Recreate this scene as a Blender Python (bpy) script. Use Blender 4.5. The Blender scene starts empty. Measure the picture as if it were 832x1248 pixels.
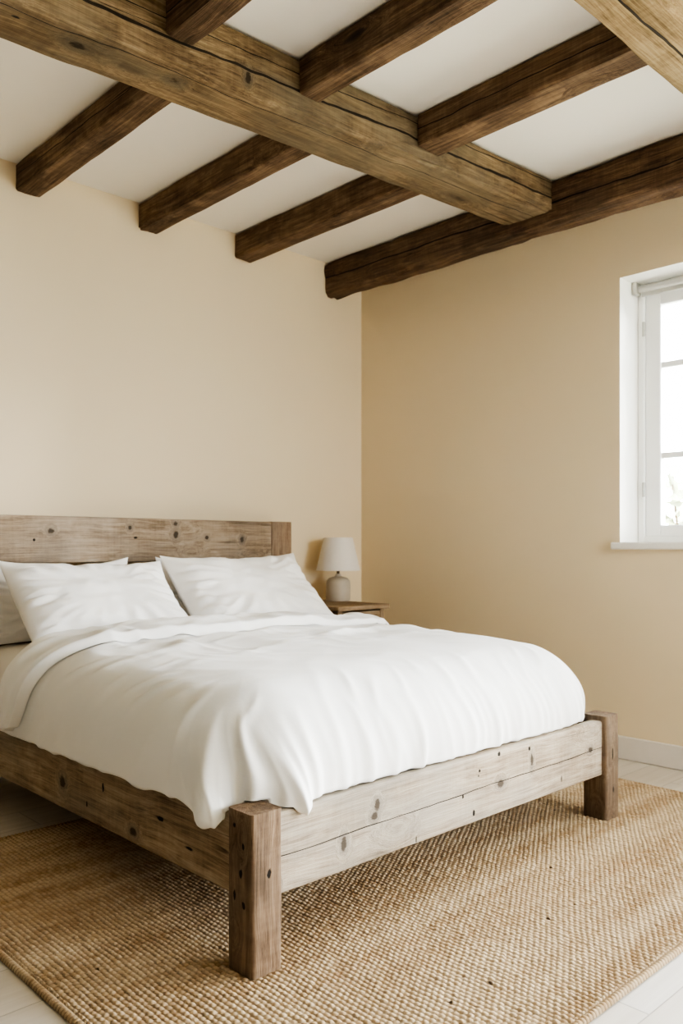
import bpy, math
import numpy as np
from mathutils import Matrix, Vector

scene = bpy.context.scene
COL = scene.collection
rng = np.random.default_rng(7)
R = math.radians

# ----------------------------------------------------------------- noise
_perm = np.random.default_rng(3).permutation(256)
_perm = np.concatenate([_perm, _perm, _perm])
_g2 = np.stack([np.cos(np.arange(256) * 2.399963), np.sin(np.arange(256) * 2.399963)], 1)

def perlin(x, y, seed=0):
    x = np.asarray(x, float) + seed * 17.31
    y = np.asarray(y, float) + seed * 9.73
    xi = np.floor(x).astype(int); yi = np.floor(y).astype(int)
    xf = x - xi; yf = y - yi
    xi &= 255; yi &= 255
    def g(ix, iy, dx, dy):
        h = _perm[_perm[ix & 255] + (iy & 255)]
        v = _g2[h]
        return v[..., 0] * dx + v[..., 1] * dy
    u = xf ** 3 * (xf * (xf * 6 - 15) + 10); v = yf ** 3 * (yf * (yf * 6 - 15) + 10)
    a = g(xi, yi, xf, yf); b = g(xi + 1, yi, xf - 1, yf)
    c = g(xi, yi + 1, xf, yf - 1); d = g(xi + 1, yi + 1, xf - 1, yf - 1)
    return (a + u * (b - a)) * (1 - v) + (c + u * (d - c)) * v

def fbm(x, y, seed=0, octv=3):
    s = 0; a = 1.0
    for k in range(octv):
        s = s + a * perlin(x * 2 ** k, y * 2 ** k, seed + k)
        a *= .5
    return s

def ridged(x, y, seed=0):
    return 1 - 2.2 * np.abs(perlin(x, y, seed))

def smooth(a, b, x):
    t = np.clip((np.asarray(x, float) - a) / (b - a), 0, 1)
    return t * t * (3 - 2 * t)

# ----------------------------------------------------------------- object helpers
def tag(o, label=None, cat=None, group=None, kind=None):
    if label: o['label'] = label
    if cat: o['category'] = cat
    if group: o['group'] = group
    if kind: o['kind'] = kind
    return o

def empty(name, loc=(0, 0, 0), parent=None):
    o = bpy.data.objects.new(name, None)
    o.empty_display_size = .1
    COL.objects.link(o)
    o.location = loc
    if parent: o.parent = parent
    return o

def mesh_obj(name, verts, faces, mats, parent=None, origin=(0, 0, 0), smooth_shade=False, fmat=None, auto=None):
    """verts in world coordinates (or in the parent's frame); origin becomes the object's own origin."""
    origin = np.array(origin, float)
    v = np.asarray(verts, float).reshape(-1, 3) - origin
    me = bpy.data.meshes.new(name)
    me.from_pydata(v.tolist(), [], [tuple(int(i) for i in f) for f in faces])
    me.update()
    if not isinstance(mats, (list, tuple)): mats = [mats]
    for m in mats: me.materials.append(m)
    if fmat is not None: me.polygons.foreach_set('material_index', np.asarray(fmat, dtype=np.int32))
    if smooth_shade: me.polygons.foreach_set('use_smooth', np.ones(len(me.polygons), dtype=bool))
    if auto is not None: me.set_sharp_from_angle(angle=R(auto))
    o = bpy.data.objects.new(name, me)
    COL.objects.link(o)
    if parent:
        o.parent = parent
        o.location = origin - np.array(parent.location) if parent.get('_w') else origin
    else:
        o.location = origin
    return o

class MB:
    def __init__(s): s.v = []; s.f = []; s.m = []
    def add(s, v, f, m=0):
        n = len(s.v)
        s.v += [tuple(map(float, p)) for p in v]
        s.f += [tuple(int(i) + n for i in q) for q in f]
        s.m += [m] * len(f)
        return s
    def box(s, a, b, m=0, bev=0.0):
        x0, y0, z0 = a; x1, y1, z1 = b
        if bev <= 0:
            v = [(x0, y0, z0), (x1, y0, z0), (x1, y1, z0), (x0, y1, z0), (x0, y0, z1), (x1, y0, z1), (x1, y1, z1), (x0, y1, z1)]
            f = [(0, 3, 2, 1), (4, 5, 6, 7), (0, 1, 5, 4), (1, 2, 6, 5), (2, 3, 7, 6), (3, 0, 4, 7)]
            return s.add(v, f, m)
        # chamfered box
        c = bev; v = []; idx = {}
        X = (x0, x1); Y = (y0, y1); Z = (z0, z1)
        for i in (0, 1):
            for j in (0, 1):
                for k in (0, 1):
                    sx = c if i == 0 else -c; sy = c if j == 0 else -c; sz = c if k == 0 else -c
                    idx[i, j, k, 0] = len(v); v.append((X[i], Y[j] + sy, Z[k] + sz))
                    idx[i, j, k, 1] = len(v); v.append((X[i] + sx, Y[j], Z[k] + sz))
                    idx[i, j, k, 2] = len(v); v.append((X[i] + sx, Y[j] + sy, Z[k]))
        f = []
        q = idx
        f.append((q[0, 0, 0, 0], q[0, 0, 1, 0], q[0, 1, 1, 0], q[0, 1, 0, 0])); f.append((q[1, 0, 0, 0], q[1, 1, 0, 0], q[1, 1, 1, 0], q[1, 0, 1, 0]))
        f.append((q[0, 0, 0, 1], q[1, 0, 0, 1], q[1, 0, 1, 1], q[0, 0, 1, 1])); f.append((q[0, 1, 0, 1], q[0, 1, 1, 1], q[1, 1, 1, 1], q[1, 1, 0, 1]))
        f.append((q[0, 0, 0, 2], q[0, 1, 0, 2], q[1, 1, 0, 2], q[1, 0, 0, 2])); f.append((q[0, 0, 1, 2], q[1, 0, 1, 2], q[1, 1, 1, 2], q[0, 1, 1, 2]))
        for a_ in (0, 1):
            for b_ in (0, 1):
                f.append((q[a_, b_, 0, 0], q[a_, b_, 0, 1], q[a_, b_, 1, 1], q[a_, b_, 1, 0]))
                f.append((q[a_, 0, b_, 0], q[a_, 0, b_, 2], q[a_, 1, b_, 2], q[a_, 1, b_, 0]))
                f.append((q[0, a_, b_, 1], q[0, a_, b_, 2], q[1, a_, b_, 2], q[1, a_, b_, 1]))
        for i in (0, 1):
            for j in (0, 1):
                for k in (0, 1):
                    f.append((q[i, j, k, 0], q[i, j, k, 1], q[i, j, k, 2]))
        return s.add(v, f, m)
    def tube(s, p0, p1, r0, r1=None, n=16, m=0, cap=True):
        r1 = r0 if r1 is None else r1
        p0 = Vector(p0); p1 = Vector(p1); d = (p1 - p0).normalized()
        a = d.orthogonal().normalized(); b = d.cross(a)
        v = []
        for p, r in ((p0, r0), (p1, r1)):
            for i in range(n):
                t = 2 * math.pi * i / n
                v.append(tuple(p + a * (r * math.cos(t)) + b * (r * math.sin(t))))
        f = [(i, (i + 1) % n, n + (i + 1) % n, n + i) for i in range(n)]
        if cap: f += [tuple(range(n - 1, -1, -1)), tuple(range(n, 2 * n))]
        return s.add(v, f, m)
    def lathe(s, prof, c=(0, 0), n=48, m=0, closed=False):
        v = []; k = len(prof)
        for r, z in prof:
            for i in range(n):
                t = 2 * math.pi * i / n
                v.append((c[0] + r * math.cos(t), c[1] + r * math.sin(t), z))
        f = []
        for j in range(k if closed else k - 1):
            j2 = (j + 1) % k
            for i in range(n):
                f.append((j * n + i, j * n + (i + 1) % n, j2 * n + (i + 1) % n, j2 * n + i))
        return s.add(v, f, m)
    def build(s, name, mats, parent=None, origin=(0, 0, 0), sm=False, auto=None):
        o = mesh_obj(name, s.v, s.f, mats, parent, origin, sm, s.m, auto)
        import bmesh
        bm = bmesh.new(); bm.from_mesh(o.data)
        bmesh.ops.recalc_face_normals(bm, faces=bm.faces)
        bm.to_mesh(o.data); bm.free()
        if auto is not None:
            o.data.set_sharp_from_angle(angle=R(auto))
        return o

def grid_faces(nr, nc, wrap=False):
    i = np.arange(nr - 1)[:, None]; j = np.arange(nc - 1 if not wrap else nc)[None, :]
    j2 = (j + 1) % nc
    f = np.stack([i * nc + j, i * nc + j2, (i + 1) * nc + j2, (i + 1) * nc + j], -1)
    return f.reshape(-1, 4)

def big_mesh(name, verts, quads, mats, parent=None, origin=(0, 0, 0)):
    """fast builder for dense quad grids"""
    v = np.ascontiguousarray(np.asarray(verts, np.float32).reshape(-1, 3) - np.array(origin, np.float32))
    q = np.ascontiguousarray(np.asarray(quads, np.int32).reshape(-1, 4))
    me = bpy.data.meshes.new(name)
    me.vertices.add(len(v)); me.vertices.foreach_set('co', v.ravel())
    me.loops.add(q.size); me.loops.foreach_set('vertex_index', q.ravel())
    me.polygons.add(len(q))
    me.polygons.foreach_set('loop_start', np.arange(0, q.size, 4, dtype=np.int32))
    me.polygons.foreach_set('loop_total', np.full(len(q), 4, dtype=np.int32))
    me.polygons.foreach_set('use_smooth', np.ones(len(q), dtype=bool))
    me.update(calc_edges=True)
    if not isinstance(mats, (list, tuple)): mats = [mats]
    for m in mats: me.materials.append(m)
    o = bpy.data.objects.new(name, me)
    COL.objects.link(o)
    o.location = origin
    if parent: o.parent = parent
    return o

# ----------------------------------------------------------------- material helpers
class NT:
    def __init__(s, name):
        s.mat = bpy.data.materials.new(name); s.mat.use_nodes = True
        s.t = s.mat.node_tree; s.t.nodes.clear()
        s.out = s.t.nodes.new('ShaderNodeOutputMaterial')
    def n(s, typ, ins=None, **kw):
        nd = s.t.nodes.new(typ)
        for k, v in kw.items(): setattr(nd, k, v)
        for k, v in (ins or {}).items(): s.put(nd.inputs[k], v)
        return nd
    def put(s, sock, v):
        if isinstance(v, bpy.types.NodeSocket): s.t.links.new(v, sock)
        elif v is not None: sock.default_value = v
    def math(s, op, a, b=None, c=None, clamp=False):
        nd = s.t.nodes.new('ShaderNodeMath'); nd.operation = op; nd.use_clamp = clamp
        s.put(nd.inputs[0], a)
        if b is not None: s.put(nd.inputs[1], b)
        if c is not None: s.put(nd.inputs[2], c)
        return nd.outputs[0]
    def vmath(s, op, a, b=None):
        nd = s.t.nodes.new('ShaderNodeVectorMath'); nd.operation = op
        s.put(nd.inputs[0], a)
        if b is not None: s.put(nd.inputs[1], b)
        return nd.outputs[0]
    def noise(s, vec, scale=1, detail=2, rough=.5, dist=0):
        nd = s.n('ShaderNodeTexNoise', {'Scale': scale, 'Detail': detail, 'Roughness': rough, 'Distortion': dist})
        s.put(nd.inputs['Vector'], vec)
        return nd.outputs['Fac']
    def ss(s, x, a, b, lo=0., hi=1.):
        nd = s.n('ShaderNodeMapRange', {'Value': x, 'From Min': a, 'From Max': b, 'To Min': lo, 'To Max': hi}, interpolation_type='SMOOTHSTEP')
        return nd.outputs[0]
    def mix(s, f, a, b, mode='MIX'):
        nd = s.t.nodes.new('ShaderNodeMix'); nd.data_type = 'RGBA'; nd.blend_type = mode
        s.put(nd.inputs[0], f)
        for sock, v in ((nd.inputs[6], a), (nd.inputs[7], b)):
            if isinstance(v, (tuple, list)) and len(v) == 3: v = (*v, 1)
            s.put(sock, v)
        return nd.outputs[2]
    def ramp(s, f, stops):
        nd = s.t.nodes.new('ShaderNodeValToRGB'); cr = nd.color_ramp
        while len(cr.elements) < len(stops): cr.elements.new(.5)
        for e, (p, c) in zip(cr.elements, stops):
            e.position = p; e.color = (*c, 1)
        s.put(nd.inputs[0], f)
        return nd.outputs[0]
    def obj(s):
        return s.n('ShaderNodeTexCoord').outputs['Object']
    def bump(s, h, strength=.3, dist=.01, normal=None):
        nd = s.n('ShaderNodeBump', {'Height': h, 'Strength': strength, 'Distance': dist})
        if normal: s.put(nd.inputs['Normal'], normal)
        return nd.outputs[0]
    def pbr(s, color, rough=.6, normal=None, **kw):
        nd = s.n('ShaderNodeBsdfPrincipled')
        if isinstance(color, (tuple, list)) and len(color) == 3: color = (*color, 1)
        s.put(nd.inputs['Base Color'], color); s.put(nd.inputs['Roughness'], rough)
        if normal: s.put(nd.inputs['Normal'], normal)
        for k, v in kw.items(): s.put(nd.inputs[k.replace('_', ' ')], v)
        s.t.links.new(nd.outputs[0], s.out.inputs[0])
        return nd

def srgb(r, g, b):
    f = lambda c: (c / 255 / 12.92) if c / 255 <= .04045 else ((c / 255 + .055) / 1.055) ** 2.4
    return (f(r), f(g), f(b))

def wood(name, axis, dark, mid, light, grey=None, greyamt=.5, seed=0, knot=(2.2, 5.), knotamt=1., crackamt=1., cracks=(), holes=0., bump=.5, fine=1., blotch=.5, spots=(), org=(0, 0, 0)):
    """aged timber, grain along axis; cracks = list of (component, offset, slope, wobble, width)"""
    t = NT(name)
    sep = t.n('ShaderNodeSeparateXYZ', {0: t.obj()})
    o = {'x': (0, 1, 2), 'y': (1, 0, 2), 'z': (2, 0, 1)}[axis]
    L, A, B = [sep.outputs[i] for i in o]
    v = t.n('ShaderNodeCombineXYZ', {0: t.math('ADD', L, seed * 3.7), 1: t.math('ADD', A, seed * 1.3), 2: t.math('ADD', B, seed * 2.1)}).outputs[0]
    sc = lambda l, a, vec=v: t.vmath('MULTIPLY', vec, (l, a, a))
    # knots
    wob = t.noise(sc(7, 14), 1, 2)
    vk = t.vmath('ADD', sc(*knot), t.n('ShaderNodeCombineXYZ', {0: t.math('MULTIPLY', wob, .35), 1: t.math('MULTIPLY', wob, .2), 2: 0.}).outputs[0])
    vor = t.n('ShaderNodeTexVoronoi', {'Vector': vk, 'Scale': 1., 'Randomness': 1.}, feature='F1')
    d = vor.outputs['Distance']
    pick = t.math('GREATER_THAN', t.n('ShaderNodeSeparateColor', {0: vor.outputs['Color']}).outputs[0], .45)
    halo = t.math('MULTIPLY', t.ss(d, .42, .05), pick)
    core = t.math('MULTIPLY', t.ss(d, .15, .07), pick)
    pith = t.math('MULTIPLY', t.ss(d, .07, .03), pick)
    # knots and nail holes that can be pointed to: (position, radii, knot or hole)
    sp_knot, sp_hole = None, None
    rag = t.noise(sc(70, 150), 1, 3, .6)
    for pos, rad, kind_ in spots:
        dv = t.vmath('DIVIDE', t.vmath('SUBTRACT', t.obj(), tuple(p - q for p, q in zip(pos, org))), rad)
        dv = t.vmath('ADD', dv, t.n('ShaderNodeCombineXYZ', {0: t.math('MULTIPLY', t.math('SUBTRACT', wob, .5), .9), 1: 0., 2: t.math('MULTIPLY', t.math('SUBTRACT', wob, .5), .9)}).outputs[0])
        ln = t.math('ADD', t.n('ShaderNodeVectorMath', {0: dv}, operation='LENGTH').outputs['Value'], t.math('MULTIPLY', t.math('SUBTRACT', rag, .5), 1.3 if kind_ == 'hole' else 1.0))
        if kind_ == 'hole':
            m_ = t.ss(ln, 1.15, .75); sp_hole = m_ if sp_hole is None else t.math('MAXIMUM', sp_hole, m_)
        else:
            m_ = t.ss(ln, 2.8, .3); sp_knot = m_ if sp_knot is None else t.math('MAXIMUM', sp_knot, m_)
    # grain, bent round the knots
    warp = t.math('ADD', t.math('MULTIPLY', t.noise(sc(1.6, 6), 1, 2), .06), t.math('MULTIPLY', halo, .05))
    if sp_knot is not None: warp = t.math('ADD', warp, t.math('MULTIPLY', sp_knot, .05))
    vw = t.vmath('ADD', v, t.n('ShaderNodeCombineXYZ', {0: 0., 1: warp, 2: warp}).outputs[0])
    g1 = t.noise(t.vmath('MULTIPLY', vw, (7, 330, 330)), 1, 3, .6)
    g2 = t.noise(t.vmath('MULTIPLY', vw, (2.4, 75, 75)), 1, 4, .6)
    bl = t.noise(sc(4., 6.5), 1, 5, .65)
    saw = t.noise(t.vmath('MULTIPLY', v, (90, 5, 5)), 1, 3, .6)
    wave = t.math('SINE', t.math('MULTIPLY', t.math('ADD', t.math('MULTIPLY', bl, .12), warp), 210.))
    f = t.math('ADD', t.math('MULTIPLY', g1, .45 * fine), t.math('MULTIPLY', g2, 1 - .45 * fine))
    f = t.math('ADD', f, t.math('MULTIPLY', wave, .022))
    f = t.math('ADD', f, t.math('MULTIPLY', t.math('SUBTRACT', saw, .5), .12))
    f = t.math('ADD', f, t.math('MULTIPLY', t.math('SUBTRACT', bl, .5), blotch))
    col = t.ramp(f, [(.3, dark), (.5, mid), (.68, light)])
    if grey:
        col = t.mix(t.math('MULTIPLY', t.ss(t.noise(sc(1.2, 3.), 1, 4, .65), .4, .62), greyamt), col, t.mix(f, tuple(c * .55 for c in grey), tuple(min(1, c * 1.35) for c in grey)))
    col = t.mix(t.math('MULTIPLY', halo, .45 * knotamt), col, tuple(c * .55 for c in mid))
    col = t.mix(t.math('MULTIPLY', core, .75 * knotamt), col, tuple(c * .35 for c in dark))
    col = t.mix(t.math('MULTIPLY', pith, .8 * knotamt), col, (.008, .006, .004))
    if sp_knot is not None:
        ring = t.math('ADD', .75, t.math('MULTIPLY', t.math('SINE', t.math('MULTIPLY', sp_knot, 26.)), .25))
        col = t.mix(t.math('MULTIPLY', t.math('MULTIPLY', t.ss(sp_knot, .1, .75), ring), .6), col, tuple(c * .6 for c in (grey or mid)))
        col = t.mix(t.math('MULTIPLY', t.ss(sp_knot, .8, .97), .85), col, tuple(c * .3 for c in dark))
    # stray checks along the grain
    c1 = t.noise(sc(.55, 16), 1, 1, .5)
    ck = t.math('MULTIPLY', t.ss(t.math('ABSOLUTE', t.math('SUBTRACT', c1, .5)), .008, .002), t.ss(t.noise(sc(1.4, 4.), 1, 1), .62, .68))
    ck = t.math('MULTIPLY', ck, crackamt)
    for comp, off, slope, wobble, width in cracks:
        ax = {'a': A, 'b': B}[comp]
        line = t.math('ADD', t.math('MULTIPLY', L, slope), off)
        wn = t.math('ADD', t.math('MULTIPLY', t.math('SUBTRACT', t.noise(sc(2.2, 0), 1, 3, .6), .5), wobble), 0.)
        dd = t.math('ABSOLUTE', t.math('SUBTRACT', ax, t.math('ADD', line, wn)))
        wv = t.math('MULTIPLY', t.noise(sc(5, 0), 1, 2), 2 * width)
        ck = t.math('MAXIMUM', ck, t.math('LESS_THAN', dd, wv))
    col = t.mix(t.math('MULTIPLY', ck, .9), col, (.006, .004, .003))
    h = t.math('ADD', t.math('MULTIPLY', g1, .5), t.math('MULTIPLY', g2, .5))
    if holes > 0:
        vh = t.n('ShaderNodeTexVoronoi', {'Vector': sc(9, 16), 'Scale': 1., 'Randomness': 1.}, feature='F1')
        hp = t.math('GREATER_THAN', t.n('ShaderNodeSeparateColor', {0: vh.outputs['Color']}).outputs[1], .8)
        hm = t.math('MULTIPLY', t.ss(vh.outputs['Distance'], .13, .08), hp)
        hm = t.math('MULTIPLY', hm, holes)
        col = t.mix(hm, col, (.008, .006, .004)); ck = t.math('MAXIMUM', ck, hm)
    if sp_hole is not None:
        col = t.mix(t.math('MULTIPLY', sp_hole, .95), col, (.006, .004, .003)); ck = t.math('MAXIMUM', ck, sp_hole)
    h = t.math('SUBTRACT', h, t.math('MULTIPLY', ck, 1.2))
    t.pbr(col, t.math('ADD', .68, t.math('MULTIPLY', g1, .2)), t.bump(h, bump, .006), Specular_IOR_Level=.25)
    return t.mat

def plaster(name, col, amt=.05, bump=.12, scale=1.):
    t = NT(name); v = t.obj()
    n1 = t.noise(v, 1.3 * scale, 4, .6); n2 = t.noise(v, 60 * scale, 3, .6); n3 = t.noise(v, 9 * scale, 3, .5)
    c = t.mix(n1, tuple(x * (1 - amt) for x in col), tuple(min(1, x * (1 + amt)) for x in col))
    h = t.math('ADD', t.math('MULTIPLY', n2, .3), n3)
    t.pbr(c, .9, t.bump(h, bump, .004), Specular_IOR_Level=.15)
    return t.mat

def simple(name, col, rough=.5, nscale=40, var=.06, bump=0., **kw):
    t = NT(name); v = t.obj(); n = t.noise(v, nscale, 3)
    c = t.mix(n, tuple(x * (1 - var) for x in col), tuple(min(1, x * (1 + var)) for x in col))
    t.pbr(c, rough, t.bump(n, bump, .003) if bump else None, **kw)
    return t.mat

def linen(name, col, weave=900, bump=.12, sheen=.15):
    t = NT(name); v = t.obj()
    n = t.noise(v, 3., 3); f = t.noise(v, weave, 2); m = t.noise(v, 45, 4, .6)
    c = t.mix(n, tuple(x * .97 for x in col), col)
    h = t.math('ADD', t.math('MULTIPLY', f, .15), m)
    t.pbr(c, .85, t.bump(h, bump, .004), Specular_IOR_Level=.2, Sheen_Weight=sheen)
    return t.mat

M = {}
M['wall'] = plaster('cream_plaster', srgb(232, 216, 187), .025, .10)
M['umber'] = plaster('umber_bounce_damper', srgb(84, 80, 73), .05, .15)  # dark tone invented for the unseen left wall to cut bounce light
M['ceiling'] = plaster('ceiling_plaster', srgb(243, 239, 231), .02, .22)
M['white_paint'] = plaster('white_reveal_paint', srgb(240, 238, 232), .02, .08)
M['frame'] = simple('white_window_paint', srgb(250, 250, 247), .4, 30, .01)
M['skirting'] = simple('white_skirting_paint', srgb(228, 222, 214), .45, 20, .03)
M['blind'] = simple('grey_blind_fabric', srgb(196, 194, 188), .6, 60, .04)
M['metal'] = simple('hinge_metal', srgb(190, 188, 182), .4, 50, .05, Metallic=.6)
M['shade'] = linen('shade_fabric', srgb(232, 226, 218), 400, .06)
M['ceramic'] = simple('stone_ceramic', srgb(196, 186, 170), .6, 25, .08, .1)
M['brass'] = simple('dark_brass', srgb(90, 74, 55), .4, 50, .1, Metallic=.8)
M['duvet'] = linen('duvet_cotton', srgb(243, 242, 240), 900, .10)
M['pillow'] = linen('pillow_cotton', srgb(241, 239, 236), 900, .12)
M['sheet'] = linen('sheet_cotton', srgb(236, 232, 226), 900, .10)
M['oak'] = wood('nightstand_oak', 'x', srgb(116, 98, 76), srgb(154, 132, 106), srgb(178, 158, 132), seed=9, knotamt=.2, crackamt=.1, bump=.2)
M['oak_z'] = wood('nightstand_oak_upright', 'z', srgb(112, 94, 72), srgb(148, 126, 100), srgb(172, 152, 126), seed=10, knotamt=.2, crackamt=.1, bump=.2)

# glass: thin pane
t = NT('window_glass')
tr = t.n('ShaderNodeBsdfTransparent', {0: (.97, .98, .97, 1)})
gl = t.n('ShaderNodeBsdfGlossy', {'Roughness': .02})
fr = t.n('ShaderNodeFresnel', {'IOR': 1.45})
mx = t.n('ShaderNodeMixShader', {0: t.math('MULTIPLY', fr.outputs[0], .8), 1: tr.outputs[0], 2: gl.outputs[0]})
t.t.links.new(mx.outputs[0], t.out.inputs[0]); M['glass'] = t.mat

# pale floorboards running along X
t = NT('pale_floorboards'); v = t.obj()
sep = t.n('ShaderNodeSeparateXYZ', {0: v}); X, Y = sep.outputs[0], sep.outputs[1]
row = t.math('FLOOR', t.math('DIVIDE', Y, .19)); fy = t.math('FRACT', t.math('DIVIDE', Y, .19))
wn = t.n('ShaderNodeTexWhiteNoise', {'W': row}, noise_dimensions='1D').outputs['Value']
xs = t.math('DIVIDE', t.math('ADD', X, t.math('MULTIPLY', wn, 1.7)), 1.9)
fx = t.math('FRACT', xs); wn2 = t.n('ShaderNodeTexWhiteNoise', {'Vector': t.n('ShaderNodeCombineXYZ', {0: t.math('FLOOR', xs), 1: row, 2: 0.}).outputs[0]}).outputs['Value']
gv = t.vmath('MULTIPLY', t.vmath('ADD', v, t.n('ShaderNodeCombineXYZ', {0: t.math('MULTIPLY', wn2, 9.), 1: 0., 2: t.math('MULTIPLY', wn2, 5.)}).outputs[0]), (1.5, 30, 30))
g = t.noise(gv, 1, 4, .6, .6)
c = t.mix(g, srgb(190, 182, 170), srgb(228, 223, 215))
c = t.mix(t.math('MULTIPLY', wn2, .35), c, srgb(196, 182, 162))
gap = t.math('MAXIMUM', t.ss(t.math('ABSOLUTE', t.math('SUBTRACT', fy, .5)), .488, .497), t.ss(t.math('ABSOLUTE', t.math('SUBTRACT', fx, .5)), .4985, .4997))
c = t.mix(t.math('MULTIPLY', gap, .4), c, srgb(90, 78, 64))
t.pbr(c, .45, t.bump(t.math('SUBTRACT', t.math('MULTIPLY', g, .3), gap), .25, .004), Specular_IOR_Level=.35); M['floor'] = t.mat

# woven jute: tone comes from the weave depth stored on the mesh, plus yarn noise and cross bands
t = NT('woven_jute'); v = t.obj()
gapn = t.n('ShaderNodeAttribute', attribute_name='depth').outputs['Fac']
yarn = t.n('ShaderNodeAttribute', attribute_name='yarn').outputs['Fac']
band = t.noise(t.vmath('MULTIPLY', v, (.7, 8, 1)), 1, 3, .6)
band2 = t.noise(t.vmath('MULTIPLY', v, (.9, 22, 1)), 1, 2, .6)
fib = t.noise(t.vmath('MULTIPLY', v, (700, 260, 200)), 1, 2, .6)
c = t.mix(t.ss(band, .3, .7), srgb(166, 140, 108), srgb(206, 186, 156))
c = t.mix(t.math('MULTIPLY', t.ss(band2, .58, .75), .45), c, srgb(172, 136, 106))
c = t.mix(t.math('MULTIPLY', yarn, .5), c, srgb(218, 200, 172))
c = t.mix(t.math('MULTIPLY', t.ss(fib, .35, .7), .25), c, srgb(150, 114, 74))
c = t.mix(t.math('MULTIPLY', gapn, .8), c, srgb(58, 38, 20))  # gaps between stitches darkened: shade painted into the colour
spk = t.n('ShaderNodeTexVoronoi', {'Vector': t.vmath('MULTIPLY', v, (16, 10, 1)), 'Scale': 1.}, feature='F1')
sp = t.math('MULTIPLY', t.ss(spk.outputs['Distance'], .09, .04), t.math('GREATER_THAN', t.n('ShaderNodeSeparateColor', {0: spk.outputs['Color']}).outputs[0], .72))
c = t.mix(t.math('MULTIPLY', sp, .85), c, srgb(58, 38, 22))
t.pbr(c, .95, t.bump(fib, .35, .002), Specular_IOR_Level=.1); M['jute'] = t.mat

# ----------------------------------------------------------------- room shell
CZ = 2.71
XL, YF = -4.7, -5.3
TH = .30

def panel_wall(name, axis, s0, s1, z0, z1, openings, face, out, mats):
    """wall in the plane axis=face; along-coordinate s0..s1; openings (a,b,zlo,zhi); reveals get material 1"""
    ss_ = sorted({s0, s1, *[o[0] for o in openings], *[o[1] for o in openings]})
    zs = sorted({z0, z1, *[o[2] for o in openings], *[o[3] for o in openings]})
    def P(s, d, z):
        return (face + d * out, s, z) if axis == 'x' else (s, face + d * out, z)
    b = MB()
    hole = lambda a, c: any(o[0] <= a and c <= o[1] for o in openings)
    for i in range(len(ss_) - 1):
        for k in range(len(zs) - 1):
            a, c, e, f = ss_[i], ss_[i + 1], zs[k], zs[k + 1]
            if any(o[0] <= a and c <= o[1] and o[2] <= e and f <= o[3] for o in openings): continue
            for d in (0, TH):
                b.add([P(a, d, e), P(c, d, e), P(c, d, f), P(a, d, f)], [(0, 1, 2, 3)], 0)
    for a, c, e, f in openings:
        b.add([P(a, 0, e), P(a, TH, e), P(a, TH, f), P(a, 0, f)], [(0, 1, 2, 3)], 1)
        b.add([P(c, 0, e), P(c, TH, e), P(c, TH, f), P(c, 0, f)], [(0, 1, 2, 3)], 1)
        b.add([P(a, 0, e), P(c, 0, e), P(c, TH, e), P(a, TH, e)], [(0, 1, 2, 3)], 1)
        b.add([P(a, 0, f), P(c, 0, f), P(c, TH, f), P(a, TH, f)], [(0, 1, 2, 3)], 1)
    for s in (s0, s1):
        b.add([P(s, 0, z0), P(s, TH, z0), P(s, TH, z1), P(s, 0, z1)], [(0, 1, 2, 3)], 0)
    b.add([P(s0, 0, z1), P(s1, 0, z1), P(s1, TH, z1), P(s0, TH, z1)], [(0, 1, 2, 3)], 0)
    return tag(b.build(name, mats), kind='structure')

W1 = (-2.95, -1.735, 1.02, 2.28)
W2 = (-4.85, -3.15, .12, 2.28)
W3 = (-1.55, -.45, .75, 2.3)
tag(MB().box((XL - TH, YF - TH, -.12), (TH, TH, 0)).build('floor', M['floor']), kind='structure')
tag(MB().box((XL - TH, YF - TH, CZ), (TH, TH, CZ + .15)).build('ceiling', M['ceiling']), kind='structure')
panel_wall('wall_right', 'x', YF, 0, 0, CZ, [W1, W2], 0, 1, [M['wall'], M['white_paint']])
panel_wall('wall_back', 'y', XL, TH, 0, CZ, [], 0, 1, [M['wall'], M['white_paint']])
panel_wall('wall_left', 'x', YF, 0, 0, CZ, [], XL, -1, [M['umber'], M['white_paint']])
panel_wall('wall_front', 'y', XL, TH, 0, CZ, [W3], YF, -1, [M['wall'], M['white_paint']])

def baseboard(name, a, b):
    tag(MB().box(a, b, 0, .004).build(name, M['skirting']), kind='structure')
baseboard('baseboard_right', (-.018, YF + .02, 0), (-.0005, -.02, .108))
baseboard('baseboard_back', (XL + .02, -.018, 0), (-.0005, -.0005, .108))
baseboard('baseboard_left', (XL + .0005, YF + .02, 0), (XL + .018, -.02, .108))

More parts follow.
